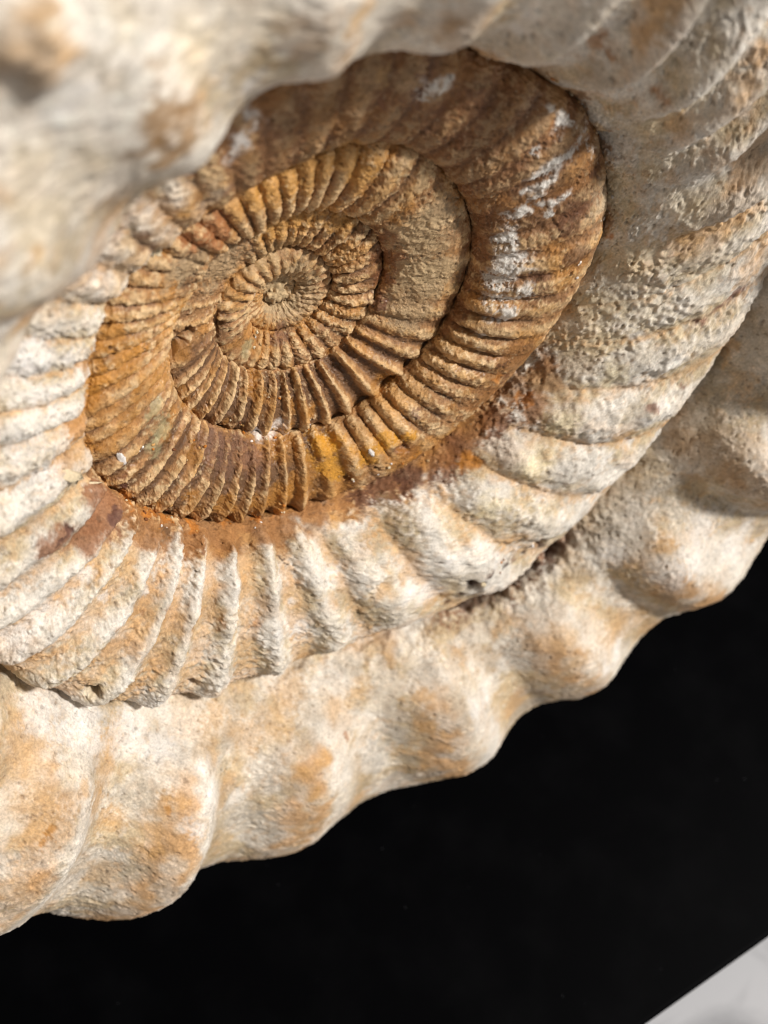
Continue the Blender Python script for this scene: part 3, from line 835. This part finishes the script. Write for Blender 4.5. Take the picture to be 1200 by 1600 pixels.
for (ga, gb), glabel in GROUPS:
    parts = []; body = [[], [], [], [], []]; off = 0
    for (T0, T1, nc, tt) in BLOCKS:
        if T0+40 < ga or T1-40 > gb: continue
        u0 = uh(T0) if T0 > -900 else 0; u1 = uh(T1) if T1 < 1560 else len(RIBS)-1
        ue = np.linspace(u0, u1, int(round((u1-u0)*nc))+1)
        if T0 == 1092: ue[0] += .004
        U, Tt = np.meshgrid(ue, tt, indexing='ij'); sh = U.shape
        u = U.ravel(); t = Tt.ravel(); Tm = T_of_u(u)
        T, rho, z = surface(u, t); P = xyz(T, rho, z)
        N = grid_normals(P.reshape(*sh, 3)).reshape(-1, 3)
        rel, relA = rib_relief(P, u, t, Tm)
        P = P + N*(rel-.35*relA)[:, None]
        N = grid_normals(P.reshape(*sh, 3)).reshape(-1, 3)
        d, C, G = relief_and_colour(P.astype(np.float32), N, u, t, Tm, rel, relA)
        P = P + N*d[:, None]
        N = grid_normals(P.reshape(*sh, 3)).reshape(-1, 3)
        if ga < 1300: SURF.append((P[::3].astype(np.float32), N[::3].astype(np.float32)))
        idx = np.arange(sh[0]*sh[1]).reshape(sh)
        F = np.stack([idx[:-1, :-1], idx[:-1, 1:], idx[1:, 1:], idx[1:, :-1]], -1)
        uc = .5*(ue[:-1]+ue[1:]); tc = .5*(tt[:-1]+tt[1:]); kc = np.round(uc).astype(int)
        Pw = to_world(P); Nw = N @ F2W.T
        taken = np.zeros(F.shape[:2], bool)
        for k in range(int(math.ceil(u0)), int(math.floor(u1))+1):
            Tk = RIBS[k]
            if hides_rib(Tk): continue
            if Tk < FULL0: lo, hi = float(table(Tk, [(640,.10),(700,.08),(990,.12),(1025,.22),(1064,.30),(1092,.44)])), float(table(Tk, [(640,.93),(665,.6),(960,.9),(1010,.8),(1092,.8)]))
            else: lo, hi = float(table(Tk, [(1092,.16),(1130,.12),(1160,.07)])), .62
            m = (np.abs(uc-Tk*0-k) < .3)[:, None] & ((tc > lo) & (tc < hi))[None]
            taken |= m
            parts.append((Pw, Nw, C, G, F[m]))
        body[0].append(Pw); body[1].append(Nw); body[2].append(C); body[3].append(G); body[4].append(F[~taken].reshape(-1, 4)+off); off += len(P)
    wh = submesh('whorl', *[np.concatenate(b) for b in body], root); wh['label'] = glabel
    for (Pw, Nw, C, G, F) in parts: submesh('rib', Pw, Nw, C, G, F, wh)
    print('group', ga, time.time()-_t0)
# ---------------------------------------------------------------- small stuck-on pieces
def blob(rad, seed, nseg=14, nring=9):
    th = np.linspace(0, np.pi, nring); ph = np.linspace(0, 2*np.pi, nseg, endpoint=False)
    A, B = np.meshgrid(th, ph, indexing='ij'); V = np.stack([np.sin(A)*np.cos(B), np.sin(A)*np.sin(B), np.cos(A)], -1).reshape(-1, 3)
    k = 1 + .55*noise(V.astype(np.float32), 1.5, seed*3.7) + .28*noise(V.astype(np.float32), 4., seed*1.3)
    V = V*k[:, None]*np.array(rad); i = np.arange(nring*nseg).reshape(nring, nseg)
    F = np.stack([i[:-1], i[1:], np.roll(i[1:], -1, 1), np.roll(i[:-1], -1, 1)], -1).reshape(-1, 4)
    return V, F
SP = np.concatenate([s[0] for s in SURF]); SN = np.concatenate([s[1] for s in SURF])
def settle(p):
    j = np.argmin(((SP-np.array(p, np.float32))**2).sum(1)); return SP[j].astype(float), SN[j].astype(float)
def frame(n, a):
    x = np.cross(n, [math.cos(a), math.sin(a), .13]); x /= np.linalg.norm(x); return np.stack([x, np.cross(n, x), n])
for i, (x, y, z, a, rx, ry, rz, col, name, lab) in enumerate(CHIPS):
    p, n = settle((x, y, z)); V, F = blob((rx, ry, rz), i+2)
    V = V @ frame(n, a) + p + n*rz*.35
    o = add_mesh(name, to_world(V), F, STONE, root, attrs={'stone': np.tile(PAL[col], (len(V), 1))}); o['label'] = lab
gv, gf, gc = [], [], []; off = 0; r2 = np.random.default_rng(11)
for k in range(170):
    c = GRIT[r2.integers(len(GRIT))]; p, n = settle(np.array(c[:3])+r2.normal(0, c[3], 3)); s = float(r2.uniform(.012, .036))
    V, F = blob((s*r2.uniform(.8, 1.5), s, s*.7), k, 7, 5); V = V @ frame(n, r2.uniform(0, 6)) + p + n*s*.3
    gv.append(V); gf.append(F+off); off += len(V); gc.append(np.tile(PAL[['white', 'sand', 'tan', 'orange', 'brown', 'cream2'][r2.integers(6)]], (len(V), 1)))
o = add_mesh('grit', to_world(np.concatenate(gv)), np.concatenate(gf), STONE, root, attrs={'stone': np.concatenate(gc)}); o['kind'] = 'stuff'; o['label'] = 'loose crumbs of rock caught along the seams'
# heart of the spiral
V, F = blob((.27, .25, .15), 5, 48, 30); V = V + (V/np.linalg.norm(V, axis=1)[:, None])*(.05*fbm(V.astype(np.float32), 8., 4))[:, None] + np.array([.0, .0, .12])
o = add_mesh('protoconch', to_world(V), F, STONE, root, attrs={'stone': PAL['sand2'][None]*(1+.35*fbm(V.astype(np.float32), 14., 2))[:, None]}); o['label'] = 'small pale grey knob at the very centre of the spiral'

# ---------------------------------------------------------------- slab, counter
def box_bm(lo, hi, bev):
    import bmesh
    bm = bmesh.new(); bmesh.ops.create_cube(bm, size=1)
    for v in bm.verts: v.co = Vector([lo[i]+(v.co[i]+.5)*(hi[i]-lo[i]) for i in range(3)])
    bmesh.ops.bevel(bm, geom=bm.edges[:], offset=bev, segments=3, affect='EDGES', profile=.5); return bm
def bm_obj(name, bm, mat):
    me = bpy.data.meshes.new(name); bm.to_mesh(me); bm.free(); me.materials.append(mat)
    for p in me.polygons: p.use_smooth = True
    o = bpy.data.objects.new(name, me); sc.collection.objects.link(o); return o
def flat_mat(name, col, rough, spec):
    m = bpy.data.materials.new(name); m.use_nodes = True; b = m.node_tree.nodes['Principled BSDF']
    b.inputs['Base Color'].default_value = (*col, 1); b.inputs['Roughness'].default_value = rough; b.inputs['Specular IOR Level'].default_value = spec; return m
def slab_mat():
    m = bpy.data.materials.new('black_polish'); m.use_nodes = True; nt = m.node_tree; b = nt.nodes['Principled BSDF']
    tc = nt.nodes.new('ShaderNodeTexCoord'); n = nt.nodes.new('ShaderNodeTexNoise'); n.inputs['Scale'].default_value = 60; n.inputs['Detail'].default_value = 6
    cr = nt.nodes.new('ShaderNodeValToRGB'); cr.color_ramp.elements[0].position = .45; cr.color_ramp.elements[0].color = (.0009,.0009,.0012,1); cr.color_ramp.elements[1].position = .85; cr.color_ramp.elements[1].color = (.0024,.0024,.0028,1)
    nt.links.new(tc.outputs['Object'], n.inputs['Vector']); nt.links.new(n.outputs['Fac'], cr.inputs[0]); nt.links.new(cr.outputs[0], b.inputs['Base Color'])
    b.inputs['Roughness'].default_value = .5; b.inputs['Specular IOR Level'].default_value = .015; return m
def marble_mat():
    m = bpy.data.materials.new('pale_marble'); m.use_nodes = True; nt = m.node_tree; b = nt.nodes['Principled BSDF']
    tc = nt.nodes.new('ShaderNodeTexCoord'); n = nt.nodes.new('ShaderNodeTexNoise'); n.inputs['Scale'].default_value = 22; n.inputs['Detail'].default_value = 8; n.inputs['Distortion'].default_value = 1.2
    cr = nt.nodes.new('ShaderNodeValToRGB'); cr.color_ramp.elements[0].position = .36; cr.color_ramp.elements[0].color = (.24,.24,.255,1); cr.color_ramp.elements[1].position = .52; cr.color_ramp.elements[1].color = (.47,.47,.49,1)
    nt.links.new(tc.outputs['Object'], n.inputs['Vector']); nt.links.new(n.outputs['Fac'], cr.inputs[0]); nt.links.new(cr.outputs[0], b.inputs['Base Color'])
    b.inputs['Roughness'].default_value = .3; return m
o = bm_obj('black_slab', box_bm((-.55, -.1278, -.02), (.55, .40, 0), .0012), slab_mat())
o['label'] = 'polished black slab under the fossil, faintly dusty'; o['category'] = 'slab'
o = bm_obj('marble_counter', box_bm((-.9, -.8, -.05), (.9, .7, -.0205), .003), marble_mat()); o['kind'] = 'structure'; o['label'] = 'pale grey veined marble counter in front of the black slab'
gv, gf, gc = [], [], []; off = 0
for k in range(34):
    s = float(r2.uniform(.00008, .00022)); V, F = blob((s*r2.uniform(1, 3), s, s*.5), k, 6, 4)
    a = r2.uniform(0, 6.3); V = V @ np.array([[math.cos(a), math.sin(a), 0], [-math.sin(a), math.cos(a), 0], [0, 0, 1]]) + np.array([r2.uniform(-.12, .16), r2.uniform(-.125, -.02), s*.3])
    gv.append(V); gf.append(F+off); off += len(V)
o = add_mesh('dust', np.concatenate(gv), np.concatenate(gf), flat_mat('dust', (.02, .02, .023), .9, .1)); o['kind'] = 'stuff'; o['label'] = 'faint specks of dust on the black slab'
